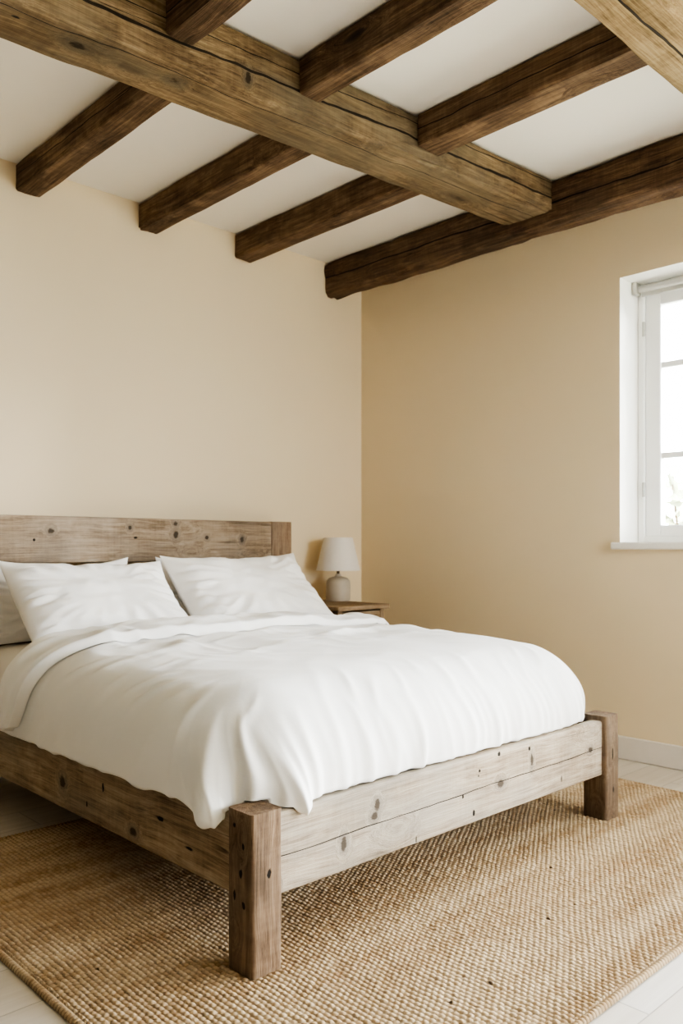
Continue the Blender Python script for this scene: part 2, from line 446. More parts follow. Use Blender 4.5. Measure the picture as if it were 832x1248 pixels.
def window(name, axis, op, face, out, vsplit, hbars, sill=True):
    """casement window set deep in its reveal"""
    a0, a1, z0, z1 = op
    def P(s, d, z): return (face + out * d, s, z) if axis == 'x' else (s, face + out * d, z)
    def bx(b, sa, sb, da, db, za, zb, bev=.004):
        p, q = P(sa, da, za), P(sb, db, zb)
        lo = tuple(min(i, j) for i, j in zip(p, q)); hi = tuple(max(i, j) for i, j in zip(p, q))
        b.box(lo, hi, 0, bev)
    root = empty(name); tag(root, kind='structure')
    f = MB(); w = .035; d0, d1 = .175, .245
    bx(f, a0 + .001, a0 + w, d0, d1, z0 + .001, z1 - .001); bx(f, a1 - w, a1 - .001, d0, d1, z0 + .001, z1 - .001)
    bx(f, a0 + w, a1 - w, d0, d1, z1 - w - .02, z1 - .001); bx(f, a0 + w, a1 - w, d0, d1, z0 + .001, z0 + w)
    f.build('frame', M['frame'], root)
    n = vsplit; step = (a1 - a0 - 2 * w) / n
    for k in range(n):
        sa = a0 + w + k * step + .002; sb = sa + step - .004
        st = .075; za, zb = z0 + w - .003, z1 - w - .018
        s = MB()
        bx(s, sa, sa + st, d0 + .01, d1 - .01, za, zb); bx(s, sb - st, sb, d0 + .01, d1 - .01, za, zb)
        bx(s, sa + st, sb - st, d0 + .01, d1 - .01, zb - st + .015, zb); bx(s, sa + st, sb - st, d0 + .01, d1 - .01, za, za + st - .02)
        so = s.build('sash', M['frame'], root)
        gb = MB()
        for hz in hbars: bx(gb, sa + st, sb - st, d0 + .018, d1 - .018, hz - .014, hz + .014, .003)
        if hbars: gb.build('glazing_bar', M['frame'], so)
        p = MB(); bx(p, sa + st, sb - st, .208, .212, za + st - .02, zb - st + .015, 0)
        p.build('pane', M['glass'], so)
        edge = sb if k == n - 1 else sa
        for hz in (z0 + .26, z1 - .22):
            hb = MB(); sgn = 1 if edge == sb else -1
            hb.tube(P(edge + sgn * .004, d0 - .004, hz - .035), P(edge + sgn * .004, d0 - .004, hz + .035), .007, n=12)
            hb.build('hinge', M['metal'], root)
    if sill:
        s = MB(); bx(s, a0 - .035, a1 + .035, -.03, .0, z0 - .03, z0 + .004, .006)
        s.build('sill', M['white_paint'], root)
        s = MB(); bx(s, a0 + .001, a1 - .001, .0, .175, z0 + .0005, z0 + .004, .001)
        s.build('sill_board', M['white_paint'], root)
    return root
window('window_1', 'x', W1, 0, 1, 2, [1.442, 1.878])
window('window_unseen_2', 'x', W2, 0, 1, 2, [.85, 1.56], sill=False)  # unseen window, guessed and sized for the light from the right
window('window_fill_3', 'y', W3, YF, -1, 2, [1.3, 1.8], sill=False)  # unseen window, added as fill to brighten the walls

# roller blind rolled up at the head of the visible window
rb = empty('roller_blind', (.135, (W1[0] + W1[1]) / 2, 2.245))
tag(rb, 'grey roller blind rolled up at the top of the white window', 'blind')
hl = (W1[1] - W1[0]) / 2
MB().tube((0, -hl + .03, 0), (0, hl - .03, 0), .016, n=32).build('roll', M['blind'], rb, sm=True, auto=40)
for s in (-1, 1):
    MB().box((-.024, s * (hl - .014) - .012, -.026), (.024, s * (hl - .014) + .012, .0345), 0, .004).build('bracket', M['metal'], rb)
MB().box((.012, -hl + .035, -.034), (.019, hl - .035, -.0), 0, .002).build('hem_bar', M['blind'], rb)

# ----------------------------------------------------------------- timbers
def timber(name, q0, q1, mat, parent=None, nl=80, m=7, ch=.012, amp=.003, wane=.006, seed=0, bow=0., origin=None):
    """squared timber between two end quads, each (A,B,C,D) round the section; edges waned, faces slightly uneven"""
    q0 = np.array(q0, float); q1 = np.array(q1, float)
    W = np.linalg.norm(q0[1] - q0[0]); H = np.linalg.norm(q0[3] - q0[0]); Ln = np.linalg.norm(q1.mean(0) - q0.mean(0))
    ang = []
    pts = []
    cu, cv = ch / W, ch / H
    lin = np.linspace(0, 1, m)
    for e in range(4):
        for tt in lin:
            if e == 0: pts.append((cu + tt * (1 - 2 * cu), 0, 0, -1))
            elif e == 1: pts.append((1, cv + tt * (1 - 2 * cv), 1, 0))
            elif e == 2: pts.append((1 - cu - tt * (1 - 2 * cu), 1, 0, 1))
            else: pts.append((0, 1 - cv - tt * (1 - 2 * cv), -1, 0))
        # middle of the rounded corner
        k = .29
        mid = {0: (1 - cu * k, cv * k, .7, -.7), 1: (1 - cu * k, 1 - cv * k, .7, .7), 2: (cu * k, 1 - cv * k, -.7, .7), 3: (cu * k, cv * k, -.7, -.7)}[e]
        pts.append(mid)
    pts = np.array(pts); k = len(pts)
    per = np.arange(k) / k
    tl = np.linspace(0, 1, nl)
    V = []
    for i, tv in enumerate(tl):
        q = q0 * (1 - tv) + q1 * tv
        u, v = pts[:, 0:1], pts[:, 1:2]
        P = q[0] * (1 - u) * (1 - v) + q[1] * u * (1 - v) + q[2] * u * v + q[3] * (1 - u) * v
        eu = (q[1] - q[0]) / np.linalg.norm(q[1] - q[0]); ev = (q[3] - q[0]) / np.linalg.norm(q[3] - q[0])
        nrm = pts[:, 2:3] * eu + pts[:, 3:4] * ev
        th = per * 2 * np.pi
        s = tv * Ln
        nz = fbm(s * 2.2 + np.cos(th) * 1.2, np.sin(th) * 1.2 + seed * 3.1, seed, 3) * amp
        corner = (np.abs(pts[:, 2]) > .1) & (np.abs(pts[:, 3]) > .1)
        nz = nz - np.where(corner, wane * np.clip(.3 + 1.6 * perlin(np.full(k, s * 3.), th * 2 + seed * 7.7, seed + 5), 0, 1.3), 0)
        P = P + nrm * nz[:, None]
        P[:, 2] += bow * np.sin(np.pi * tv)
        V.append(P)
    V = np.array(V).reshape(-1, 3)
    F = grid_faces(nl, k, True).tolist()
    F.append(list(range(k - 1, -1, -1))); F.append(list(range((nl - 1) * k, nl * k)))
    org = V.mean(0) if origin is None else origin
    o = mesh_obj(name, V, F, mat, parent, org, True)
    import bmesh
    bm = bmesh.new(); bm.from_mesh(o.data); bmesh.ops.recalc_face_normals(bm, faces=bm.faces); bm.to_mesh(o.data); bm.free()
    o.data.set_sharp_from_angle(angle=R(50))
    return o

def quad_x(x, yf, yb, z0, z1):   # section across a timber that runs along X
    return [(x, yf, z0), (x, yb, z0), (x, yb, z1), (x, yf, z1)]
def quad_y(y, x0, x1, z0, z1):
    return [(x0, y, z0), (x1, y, z0), (x1, y, z1), (x0, y, z1)]

TOP = CZ - .002
tan = dict(dark=srgb(78, 60, 40), mid=srgb(128, 107, 80), light=srgb(162, 141, 111), grey=srgb(118, 108, 90))
M['main_beam'] = wood('main_beam_oak', 'x', **tan, greyamt=.55, seed=1, knot=(1.9, 5.5), cracks=[('b', .0, .024, .05, .0045), ('b', .06, .03, .04, .0018), ('a', .02, -.02, .06, .0018)], bump=.7, knotamt=.5, spots=[((-2.547, -1.352, 2.475), (0.035, 0.022, 0.03), 'knot'), ((-2.223, -1.373, 2.48), (0.032, 0.024, 0.03), 'knot'), ((-2.377, -1.318, 2.475), (0.01, 0.007, 0.02), 'hole'), ((-2.36, -1.335, 2.475), (0.006, 0.006, 0.02), 'hole'), ((-2.74, -1.37, 2.475), (0.012, 0.006, 0.02), 'hole'), ((-2.24, -1.46, 2.592), (0.014, 0.03, 0.012), 'knot'), ((-2.0, -1.47, 2.559), (0.012, 0.03, 0.022), 'knot'), ((-1.405, -1.49, 2.51), (0.026, 0.04, 0.014), 'knot'), ((-0.989, -1.51, 2.515), (0.02, 0.02, 0.006), 'hole')], org=(-1.5, -1.45, 2.60))
M['near_beam'] = wood('near_beam_oak', 'x', srgb(96, 76, 48), srgb(148, 125, 92), srgb(176, 154, 118), grey=srgb(142, 126, 96), greyamt=.4, seed=2, knot=(1.7, 5), cracks=[('a', -.008, 0, .05, .004)], bump=.7)
MAINB = timber('ceiling_beam', quad_x(XL, -1.325, -1.17, 2.42, TOP), quad_x(-.308, -1.56, -1.294, 2.562, TOP), M['main_beam'], nl=160, ch=.016, amp=.006, wane=.012, seed=1, origin=(-1.5, -1.45, 2.60))
tag(MAINB, 'long tan oak beam crossing the ceiling to the corner, split by a long crack', 'beam')
NB = timber('ceiling_beam', quad_x(XL, -2.66, -2.48, 2.47, TOP), quad_x(-.30, -2.66, -2.485, 2.475, TOP), M['near_beam'], nl=120, ch=.014, amp=.006, wane=.01, seed=2, origin=(-1.5, -2.57, 2.6))
tag(NB, 'pale cracked oak beam at the upper right corner of the photo', 'beam')
dk = dict(dark=srgb(52, 38, 27), mid=srgb(106, 85, 66), light=srgb(150, 125, 98))
M['corner_beam'] = wood('corner_beam_oak', 'y', srgb(50, 36, 26), srgb(96, 74, 56), srgb(134, 108, 82), grey=srgb(108, 94, 78), greyamt=.35, seed=3, knot=(1.5, 5), cracks=[('b', -.002, .006, .035, .0035)], bump=.8)
CB = timber('ceiling_beam', quad_y(-.004, -.31, -.19, 2.505, TOP), quad_y(YF + .005, -.32, -.12, 2.50, TOP), M['corner_beam'], nl=170, ch=.022, amp=.018, wane=.024, seed=3, origin=(-.25, -2., 2.60))
tag(CB, 'dark gnarled beam running along the window wall into the corner', 'beam')

joist_labels = {
    'b0': 'dark joist between main beam and bed wall, at left edge of the photo',
    'b1': 'dark joist behind the main beam, its wall end nearest the left edge',
    'b2': 'dark joist behind the main beam, middle of three with visible wall ends',
    'b3': 'dark joist behind the main beam, wall end closest to the corner beam',
    'f0': 'short stub of dark joist above the main beam at top of the photo',
    'f1': 'brown joist meeting the camera side of the main beam at its middle',
    'f2': 'dark joist with pale underside between tan main beam and pale beam'}
def beam_y(x, side):
    tt = (x - XL) / (-.308 - XL)
    return (-1.325 + tt * (-1.56 + 1.325)) if side == 'f' else (-1.17 + tt * (-1.294 + 1.17))
for i, (key, x0, x1, ztop, zb) in enumerate([('b0', -2.79, -2.68, 0, 2.585), ('b1', -2.176, -2.064, 0, 2.588), ('b2', -1.563, -1.459, 0, 2.577), ('b3', -.974, -.863, 0, 2.574),
                                   ('f0', -2.31, -2.205, 0, 2.58), ('f1', -1.79, -1.695, 0, 2.58), ('f2', -1.205, -1.07, 0, 2.58)]):
    mt = wood('joist_oak_%d' % i, 'y', dk['dark'], dk['mid'], dk['light'], grey=srgb(120, 96, 72), greyamt=.25, seed=20 + i, knot=(2.4, 7), bump=.8,
              cracks=[('b', .0, .01, .05, .002)] if key in ('f2', 'b1', 'f0') else ())
    if key[0] == 'b':
        ya, yb = -.003, beam_y((x0 + x1) / 2, 'b') - .004
    else:
        ya, yb = beam_y((x0 + x1) / 2, 'f') - .003, -2.478
    o = timber('ceiling_joist', quad_y(ya, x0, x1, zb, TOP), quad_y(yb, x0, x1, zb, TOP), mt, nl=60, ch=.009, amp=.005, wane=.008, seed=30 + i)
    tag(o, joist_labels[key], 'joist', 'exposed ceiling joists')

# ----------------------------------------------------------------- bed
gw = dict(dark=srgb(104, 84, 62), mid=srgb(158, 136, 110), light=srgb(190, 170, 142), grey=srgb(162, 150, 132))
BX0, BX1 = -2.527, -.840        # outer faces of the foot posts
BYF = -2.175                    # front of the foot posts
RUG_Z = .013
bed = empty('bed', ((BX0 + BX1) / 2, -1.2, 0))
tag(bed, 'weathered grey-brown timber double bed frame with plank headboard', 'bed')
bed['_w'] = 1
def board(name, axis, a, b, mat, label=None, seed=0, ch=.006, amp=.0012, wane=.002, nl=60):
    (x0, y0, z0), (x1, y1, z1) = a, b
    if axis == 'x': q0, q1 = quad_x(x0, y0, y1, z0, z1), quad_x(x1, y0, y1, z0, z1)
    elif axis == 'y': q0, q1 = quad_y(y0, x0, x1, z0, z1), quad_y(y1, x0, x1, z0, z1)
    else:
        q0 = [(x0, y0, z0), (x1, y0, z0), (x1, y1, z0), (x0, y1, z0)]; q1 = [(x0, y0, z1), (x1, y0, z1), (x1, y1, z1), (x0, y1, z1)]
    o = timber(name, q0, q1, mat, bed, nl=nl, ch=ch, amp=amp, wane=wane, seed=seed)
    if label: o['label'] = label
    return o
M['footboard'] = wood('footboard_timber', 'x', srgb(124, 108, 90), srgb(170, 156, 137), srgb(192, 180, 163), grey=srgb(168, 162, 152), greyamt=.7, seed=4, knot=(3.2, 6.5), knotamt=.12, crackamt=.4, cracks=[('b', -.002, .008, .035, .0014)], bump=.5, blotch=.35, spots=[((-2.1, -2.157, 0.317), (0.013, 0.03, 0.017), 'knot'), ((-2.11, -2.157, 0.29), (0.014, 0.03, 0.012), 'knot'), ((-2.221, -2.157, 0.245), (0.012, 0.03, 0.02), 'knot'), ((-1.943, -2.157, 0.19), (0.003, 0.02, 0.01), 'hole'), ((-1.547, -2.157, 0.267), (0.02, 0.03, 0.014), 'knot'), ((-1.656, -2.157, 0.326), (0.005, 0.02, 0.006), 'hole'), ((-1.66, -2.157, 0.312), (0.003, 0.02, 0.004), 'hole'), ((-1.376, -2.157, 0.311), (0.009, 0.03, 0.024), 'knot'), ((-1.735, -2.157, 0.265), (0.004, 0.02, 0.006), 'hole'), ((-1.684, -2.157, 0.206), (0.006, 0.02, 0.008), 'hole'), ((-1.011, -2.157, 0.282), (0.016, 0.03, 0.012), 'knot'), ((-1.556, -2.157, 0.36), (0.008, 0.02, 0.008), 'hole'), ((-1.39, -2.157, 0.35), (0.006, 0.02, 0.007), 'hole'), ((-2.43, -2.157, 0.2), (0.004, 0.02, 0.01), 'knot'), ((-1.2, -2.157, 0.215), (0.003, 0.02, 0.012), 'hole')], org=(-1.6835, -2.134, .274))
M['rail'] = wood('rail_timber', 'y', srgb(100, 82, 62), srgb(152, 132, 108), srgb(180, 162, 138), grey=srgb(146, 136, 122), greyamt=.6, seed=5, knot=(3, 6), knotamt=.3, bump=.6, spots=[((-2.515, -1.187, 0.258), (0.03, 0.022, 0.024), 'knot'), ((-2.515, -1.762, 0.283), (0.02, 0.018, 0.006), 'hole'), ((-2.515, -1.622, 0.215), (0.03, 0.02, 0.014), 'knot'), ((-2.515, -1.45, 0.3), (0.02, 0.006, 0.012), 'hole'), ((-2.515, -1.9, 0.24), (0.02, 0.018, 0.004), 'hole'), ((-2.515, -1.35, 0.23), (0.02, 0.004, 0.01), 'hole')], org=(-2.4925, -1.14, .273))
M['post'] = wood('post_timber', 'z', srgb(96, 76, 58), srgb(144, 120, 98), srgb(168, 146, 122), grey=srgb(140, 126, 110), greyamt=.5, seed=6, knot=(5, 11), knotamt=.5, holes=.6, bump=.5)
pk = dict(dark=srgb(74, 58, 44), mid=srgb(122, 101, 81), light=srgb(152, 131, 109), grey=srgb(118, 106, 92))
M['near_post'] = wood('near_post_timber', 'z', **pk, greyamt=.65, seed=6, knot=(5, 11), knotamt=.15, crackamt=.5, bump=.5, spots=[((-2.479, -2.175, 0.243), (0.006, 0.02, 0.012), 'hole'), ((-2.527, -2.108, 0.353), (0.02, 0.006, 0.007), 'hole'), ((-2.527, -2.141, 0.31), (0.02, 0.004, 0.009), 'hole'), ((-2.527, -2.132, 0.245), (0.02, 0.006, 0.012), 'hole'), ((-2.527, -2.108, 0.19), (0.02, 0.005, 0.012), 'hole'), ((-2.527, -2.142, 0.175), (0.02, 0.006, 0.009), 'hole')], org=(-2.482, -2.1275, .2013))
M['far_post'] = wood('far_post_timber', 'z', **pk, greyamt=.5, seed=7, knot=(5, 11), knotamt=.15, crackamt=.5, bump=.5, spots=[((-0.885, -2.175, 0.25), (0.004, 0.02, 0.022), 'hole'), ((-0.88, -2.175, 0.12), (0.005, 0.02, 0.012), 'knot')], org=(-.885, -2.1275, .2013))
M['head'] = wood('headboard_timber', 'x', srgb(104, 88, 70), srgb(152, 134, 114), srgb(178, 162, 142), grey=srgb(158, 148, 136), greyamt=.5, seed=8, knot=(3., 6.), knotamt=.3, bump=.5, spots=[((-2.112, -0.216, 1.071), (0.016, 0.03, 0.013), 'knot'), ((-2.188, -0.216, 1.031), (0.006, 0.02, 0.006), 'hole'), ((-1.733, -0.216, 1.091), (0.012, 0.03, 0.012), 'knot'), ((-1.486, -0.216, 1.115), (0.014, 0.03, 0.012), 'knot'), ((-1.486, -0.216, 1.06), (0.016, 0.03, 0.022), 'knot'), ((-1.087, -0.216, 1.042), (0.014, 0.03, 0.018), 'knot'), ((-1.703, -0.216, 1.046), (0.01, 0.02, 0.005), 'hole'), ((-1.305, -0.216, 1.049), (0.012, 0.03, 0.012), 'knot')], org=(-1.683, -.188, 1.034))
for x in (BX0, BX1 - .09):
    board('foot_post', 'z', (x, BYF, RUG_Z + .0005), (x + .09, BYF + .095, .389), M['near_post' if x < -2 else 'far_post'], seed=40 + int(x < -2), ch=.008, amp=.0015)
board('footboard', 'x', (BX0 + .0895, BYF + .018, .176), (BX1 - .0895, BYF + .064, .372), M['footboard'], seed=42, nl=110)
HY = -.22
for x in (BX0 + .012, BX1 - .012 - .045):
    board('side_rail', 'y', (x, HY + .02, .18), (x + .045, BYF + .0945, .366), M['rail'], seed=44 + int(x < -2), nl=110)
HX0, HX1 = BX0 - .08, BX1 + .082
for x in (HX0, HX1 - .137):
    board('headboard_post', 'z', (x, HY - .004, .0005), (x + .137, HY + .10, 1.137), M['post'], seed=46 + int(x < -2), ch=.006)
board('headboard_plank', 'x', (HX0 + .1375, HY + .004, .932), (HX1 - .1375, HY + .06, 1.1355), M['head'], seed=48, nl=120, ch=.005)
board('headboard_plank', 'x', (HX0 + .1375, HY + .012, .55), (HX1 - .1375, HY + .06, .898), M['head'], seed=49, nl=120, ch=.005)
MB().box((BX0 + .0575, BYF + .065, .215), (BX1 - .0575, HY + .003, .245)).build('bed_base', M['rail'], bed, (-1.68, -1.2, .2))
for o in bed.children:
    pass

# mattress under a fitted sheet
def rounded_block(x0, x1, y0, y1, z0, z1, r, n=10):
    """superellipse-edged block as a closed grid"""
    xs = np.linspace(-1, 1, 60); th = np.linspace(0, 2 * np.pi, 160, endpoint=False)
    prof = [(0, -1)]
    V = []; hx, hy, hz = (x1 - x0) / 2, (y1 - y0) / 2, (z1 - z0) / 2
    ring = []
    c, s = np.cos(th), np.sin(th)
    e = 2 / 24.
    ux, uy = np.sign(c) * np.abs(c) ** e, np.sign(s) * np.abs(s) ** e
    levels = [(0.0, z0)] + [(1 - r * (1 - math.sin(a)) / min(hx, hy), z0 + r * (1 - math.cos(a))) for a in np.linspace(0, math.pi / 2, n)] + \
             [(1 - r * (1 - math.cos(a)) / min(hx, hy), z1 - r * (1 - math.sin(a))) for a in np.linspace(0, math.pi / 2, n)] + [(0.0, z1)]
    for sc_, z in levels:
        V.append(np.stack([(x0 + x1) / 2 + hx * ux * sc_, (y0 + y1) / 2 + hy * uy * sc_, np.full_like(th, z)], 1))
    return np.array(V).reshape(-1, 3), grid_faces(len(levels), len(th), True)
v, f = rounded_block(BX0 + .085, BX1 - .085, BYF + .19, HY - .012, .2455, .592, .085)
v[:, 2] += np.where(v[:, 2] > .5, .016 * smooth(-1.6, -.95, v[:, 1]), 0)
mat_o = mesh_obj('mattress', v, f, M['sheet'], None, (-1.684, -1.18, .2455), True)
tag(mat_o, 'mattress in a white fitted sheet, lying in the timber bed frame', 'mattress')

# pillows
def pillow(name, center, w, h, tk, tilt, yaw=0., roll=0., seed=0, label='', sag=.03, plump=2.4):
    n = 90
    u = np.sin(np.linspace(-1, 1, n) * np.pi / 2 * .985) / np.sin(np.pi / 2 * .985)
    U, Vv = np.meshgrid(u, u)
    cx = 1 - .055 * (1 - Vv ** 2) ** 1.0; cy = 1 - .07 * (1 - U ** 2)
    x = U * w / 2 * cx; y = Vv * h / 2 * cy
    prof = (np.clip(1 - np.abs(U) ** plump, 0, 1) * np.clip(1 - np.abs(Vv) ** plump, 0, 1)) ** .55
    prof = prof * (1 - .12 * (Vv > 0) * Vv)          # slacker at the top edge
    edge = 1 - np.maximum(np.abs(U), np.abs(Vv))
    r = np.hypot(U, Vv)
    ang = np.arctan2(Vv, U)
    verts = []
    for sgn in (1, -1):
        rad = ridged(ang * 3.6 + sgn * 2, r * .9, seed + 3) * smooth(.35, .9, r) * smooth(0, .06, edge)
        wr = .013 * rad + .013 * fbm(U * 1.6 + seed, Vv * 1.6 + sgn * 4, seed) + .004 * ridged(U * 3.2 + Vv * 1.5, Vv * 2.2, seed + 9)
        # pull lines running in from the side seams
        side = np.exp(-((np.abs(U) - .78) / .16) ** 2)
        wr = wr + .011 * side * np.sin(Vv * 26 + 3 * perlin(U * 3, Vv * 3, seed + 2) + U * 9) * (.5 + perlin(Vv * 2.2, U * 1.5, seed + 6))
        z = sgn * (tk / 2 * prof + wr * np.clip(prof * 2, 0, 1))
        verts.append(np.stack([x, y, z], -1))
    # outline wobble
    top, bot = verts
    V = np.concatenate([top.reshape(-1, 3), bot.reshape(-1, 3)])
    V[:, 1] -= sag * (1 - (V[:, 0] / (w / 2)) ** 2) * (V[:, 1] > 0) * (V[:, 1] / (h / 2))
    V[:, 2] += .03 * (V[:, 1] / (h / 2)) ** 2
    F1 = grid_faces(n, n); F2 = grid_faces(n, n)[:, ::-1] + n * n
    rim = np.concatenate([np.arange(n), np.arange(1, n) * n + n - 1, (n - 1) * n + np.arange(n - 2, -1, -1), np.arange(n - 2, 0, -1) * n])
    F3 = [(rim[i], rim[(i + 1) % len(rim)], rim[(i + 1) % len(rim)] + n * n, rim[i] + n * n) for i in range(len(rim))]
    F = np.concatenate([F1, F2, np.array(F3)[:, ::-1]])
    Mx = Matrix.Rotation(yaw, 3, 'Z') @ Matrix.Rotation(tilt, 3, 'X') @ Matrix.Rotation(roll, 3, 'Z')
    V = V @ np.array(Mx).T
    o = mesh_obj(name, V, F, M['pillow'], None, (0, 0, 0), True)
    o.location = center
    o.data.validate()
    import bmesh
    bm = bmesh.new(); bm.from_mesh(o.data)
    bmesh.ops.remove_doubles(bm, verts=bm.verts, dist=1e-5)
    bmesh.ops.recalc_face_normals(bm, faces=bm.faces); bm.to_mesh(o.data); bm.free()
    tag(o, label, 'pillow', 'white bed pillows')
    return o
pillow('pillow', (-2.13, -.312, .775), .70, .36, .11, R(72), 0, 0, 1, 'white pillow against the headboard, behind the left front pillow')
pillow('pillow', (-1.29, -.312, .775), .70, .36, .11, R(72), 0, 0, 2, 'white pillow against the headboard, behind the right front pillow')
pillow('pillow', (-2.07, -.585, .775), .72, .44, .20, R(42), R(1), R(-1), 3, 'white pillow in front on the left half of the bed')
pillow('pillow', (-1.315, -.575, .79), .78, .45, .19, R(44), R(-1), R(1), 4, 'white pillow in front on the right, nearest the lamp')

# duvet
def make_duvet():
    xL, xR = -2.545, -.815          # outermost reach of the sides
    yF = -2.138
    rS, rF, rc = .15, .23, .12
    hemL, hemF, hemR = .366, .384, .40
    # core rectangle: where the flat top ends
    cxl, cxr, cyf = xL + rS + rc, xR - rS - rc, yF + rF + rc
    y_r0, y_f0 = -.93, -1.14
    nS, nC, nT = 84, 130, 140
    sk = np.linspace(1, 0, nS, endpoint=False)
    colf = np.concatenate([-sk, np.zeros(nC), sk[::-1]])
    colx = np.concatenate([np.full(nS, cxl), np.linspace(cxl, cxr, nC), np.full(nS, cxr)])
    nc = len(colf)
    rowf = np.concatenate([sk, np.zeros(nT)])
    rowt = np.concatenate([np.zeros(nS), np.linspace(0, 1, nT)])
    F_ = np.abs(colf)[None, :] * np.ones((len(rowf), 1)); SX = np.sign(colf)[None, :] * np.ones((len(rowf), 1))
    G_ = rowf[:, None] * np.ones((1, nc)); TT = rowt[:, None] * np.ones((1, nc))
    CX = colx[None, :] * np.ones((len(rowf), 1))
    ridge = y_r0 + .10 * F_ ** 2 + .012 * perlin(CX * 3, CX * 0 + 2., 5)
    CY = cyf + (ridge - cyf) * TT
    fmax = np.maximum(F_, G_)
    a = np.where(fmax > 0, np.arctan2(G_, np.maximum(F_, 1e-9)), 0)
    sxx = np.where(SX == 0, 1, SX)
    isc = (F_ > 0) & (G_ > 0)
    nx = np.where(F_ > 0, np.cos(a) * sxx, 0); ny = np.where(G_ > 0, -np.sin(a), 0)
    corner = np.exp(-((a - np.pi / 4) / .42) ** 2) * isc
    wL = np.where(SX < 0, hemL, hemR)
    cosw = np.where(F_ > 0, np.where(G_ > 0, np.cos(a) ** 2, 1.), 0.)
    hem = wL * cosw + hemF * (1 - cosw)
    r = rS * cosw + rF * (1 - cosw)
    ZT = .664 - .028 * smooth(-1.1, -1.95, CY) - .014 * smooth(-1.6, -1.05, CX) * smooth(-1.6, -1.0, CY)
    drop = ZT - hem
    Lh = rc + r * np.pi / 2 + np.maximum(drop - r, 0.0)
    f = fmax
    tk = .93
    L = Lh * np.minimum(f / tk, 1)
    th = np.clip((L - rc) / r, 0, np.pi / 2)
    # the top falls away gently before it turns down
    out = np.minimum(L, rc) + r * np.sin(th)
    down = r * (1 - np.cos(th)) + np.maximum(L - rc - r * np.pi / 2, 0) + .018 * smooth(0, 1, L / (rc + r * .6))  * (1 - smooth(.6, 1., f))
    tuck = np.clip((f - tk) / (1 - tk), 0, 1)
    out = out - .03 * tuck; down = down + .010 * np.sin(np.pi * np.minimum(tuck * 1.2, 1))
    # sides lean out a little toward the hem
    X = CX + nx * out; Y = CY + ny * out; Z = ZT - down
    # puffiness of the top
    tx = (X - (xL + xR) / 2) / ((xR - xL) / 2)
    ty = (Y - yF) / (ridge - yF)
    flat = 1 - smooth(.0, .75, fmax)
    Z = Z + .016 * flat * (1 - np.clip(np.abs(tx), 0, 1) ** 3)
    # fold flap : rows that turn back over the top
    nR, nP = 14, 46
    rows = [np.stack([X, Y, Z], -1)]
    # surface normals of the base sheet
    P = rows[0]
    du = np.gradient(P, axis=1); dv = np.gradient(P, axis=0)
    N = np.cross(du, dv); N /= np.linalg.norm(N, axis=-1, keepdims=True) + 1e-9
    N = np.where((N[..., 2:3] < -.3) & (fmax[..., None] < .9), -N, N)
    W_ = cxr - cxl
    Sp = np.where(G_ > 0, np.where(F_ > 0, np.where(SX < 0, a * .25, .785 + W_ - a * .25), .393 + CX - cxl), np.where(SX < 0, -(CY - cyf), np.where(SX > 0, .785 + W_ + CY - cyf, 0)))
    # ---- wrinkles along the normal
    s_side = Y; s_foot = X
    lowf = .010 * fbm(X * 2.2, Y * 2.2, 11, 2) * (.4 + flat)
    def fold(q, mod, width=.55):
        return (np.exp(-(np.sin(q) / width) ** 2) - .42) * np.clip(.45 + 1.3 * mod, 0, 1.1)
    # left side: broad slanted drapes, gathering toward the foot
    ls = (SX < 0) * smooth(.36, .85, F_) * (1 - corner)
    q = Y * 11 - F_ * 3.4 + 1.5 * perlin(Y * 2.3, F_ * 1.2, 21)
    near = .55 + .8 * np.exp(-((Y + 1.9) / .3) ** 2)
    w1 = .027 * ls * near * fold(q, perlin(Y * 3.1, F_ * .8, 23))
    w1 = w1 * (1 - .55 * smooth(.75, 1., F_))
    w1 = w1 + .007 * ls * fold(Y * 29 - F_ * 7 + 2. * perlin(Y * 4, F_ * 1.6, 24), perlin(Y * 5, F_ * 1.2, 25), .7)
    # foot: short upright folds, strongest near the left post
    fs = smooth(.42, .9, G_) * (1 - corner)
    lean = np.clip((-2.0 - X) / .3, 0, 1)
    q2 = X * 27 + G_ * (1.2 - 2.6 * lean) + 2.4 * perlin(X * 3.4, G_ * 1.3, 31)
    amp2 = .007 + .022 * np.exp(-((X + 2.2) / .22) ** 2) + .004 * smooth(-.1, .5, perlin(X * 3.1, X * 0 + 4., 33))
    w2 = fs * amp2 * fold(q2, perlin(X * 4.4, G_ * .9, 34)) + .0065 * fs * fold(X * 70 + 3 * perlin(X * 7, G_ * 2, 35), perlin(X * 9, G_ * 1.5, 36), .7)
    # fan of folds round the foot corners
    qa = a * 9. + 1.2 * fmax + 2.2 * perlin(a * 2.2, fmax * 1.6, 41)
    fan = corner * smooth(.40, .95, fmax) * (.034 * fold(qa, .4 + 0 * qa, .5) + .011 * fold(a * 26 + 3 * perlin(a * 4, fmax * 3, 42), perlin(a * 5, fmax * 2, 43), .7))
    # edge puckers along the top rim: short pulls running over the edge
    rim = np.exp(-((fmax - .40) / .15) ** 2) * (fmax > 0)
    w3 = .012 * rim * np.where(SX < 0, 1., np.where(G_ > 0, .55, .4)) * fold(Sp * 30 + fmax * 9 + 2.5 * perlin(Sp * 5, fmax * 2, 51), perlin(Sp * 8, fmax * 1.5, 52), .6)
    # crinkles across the top below the fold
    top = flat * smooth(-1.75, -1.25, Y)
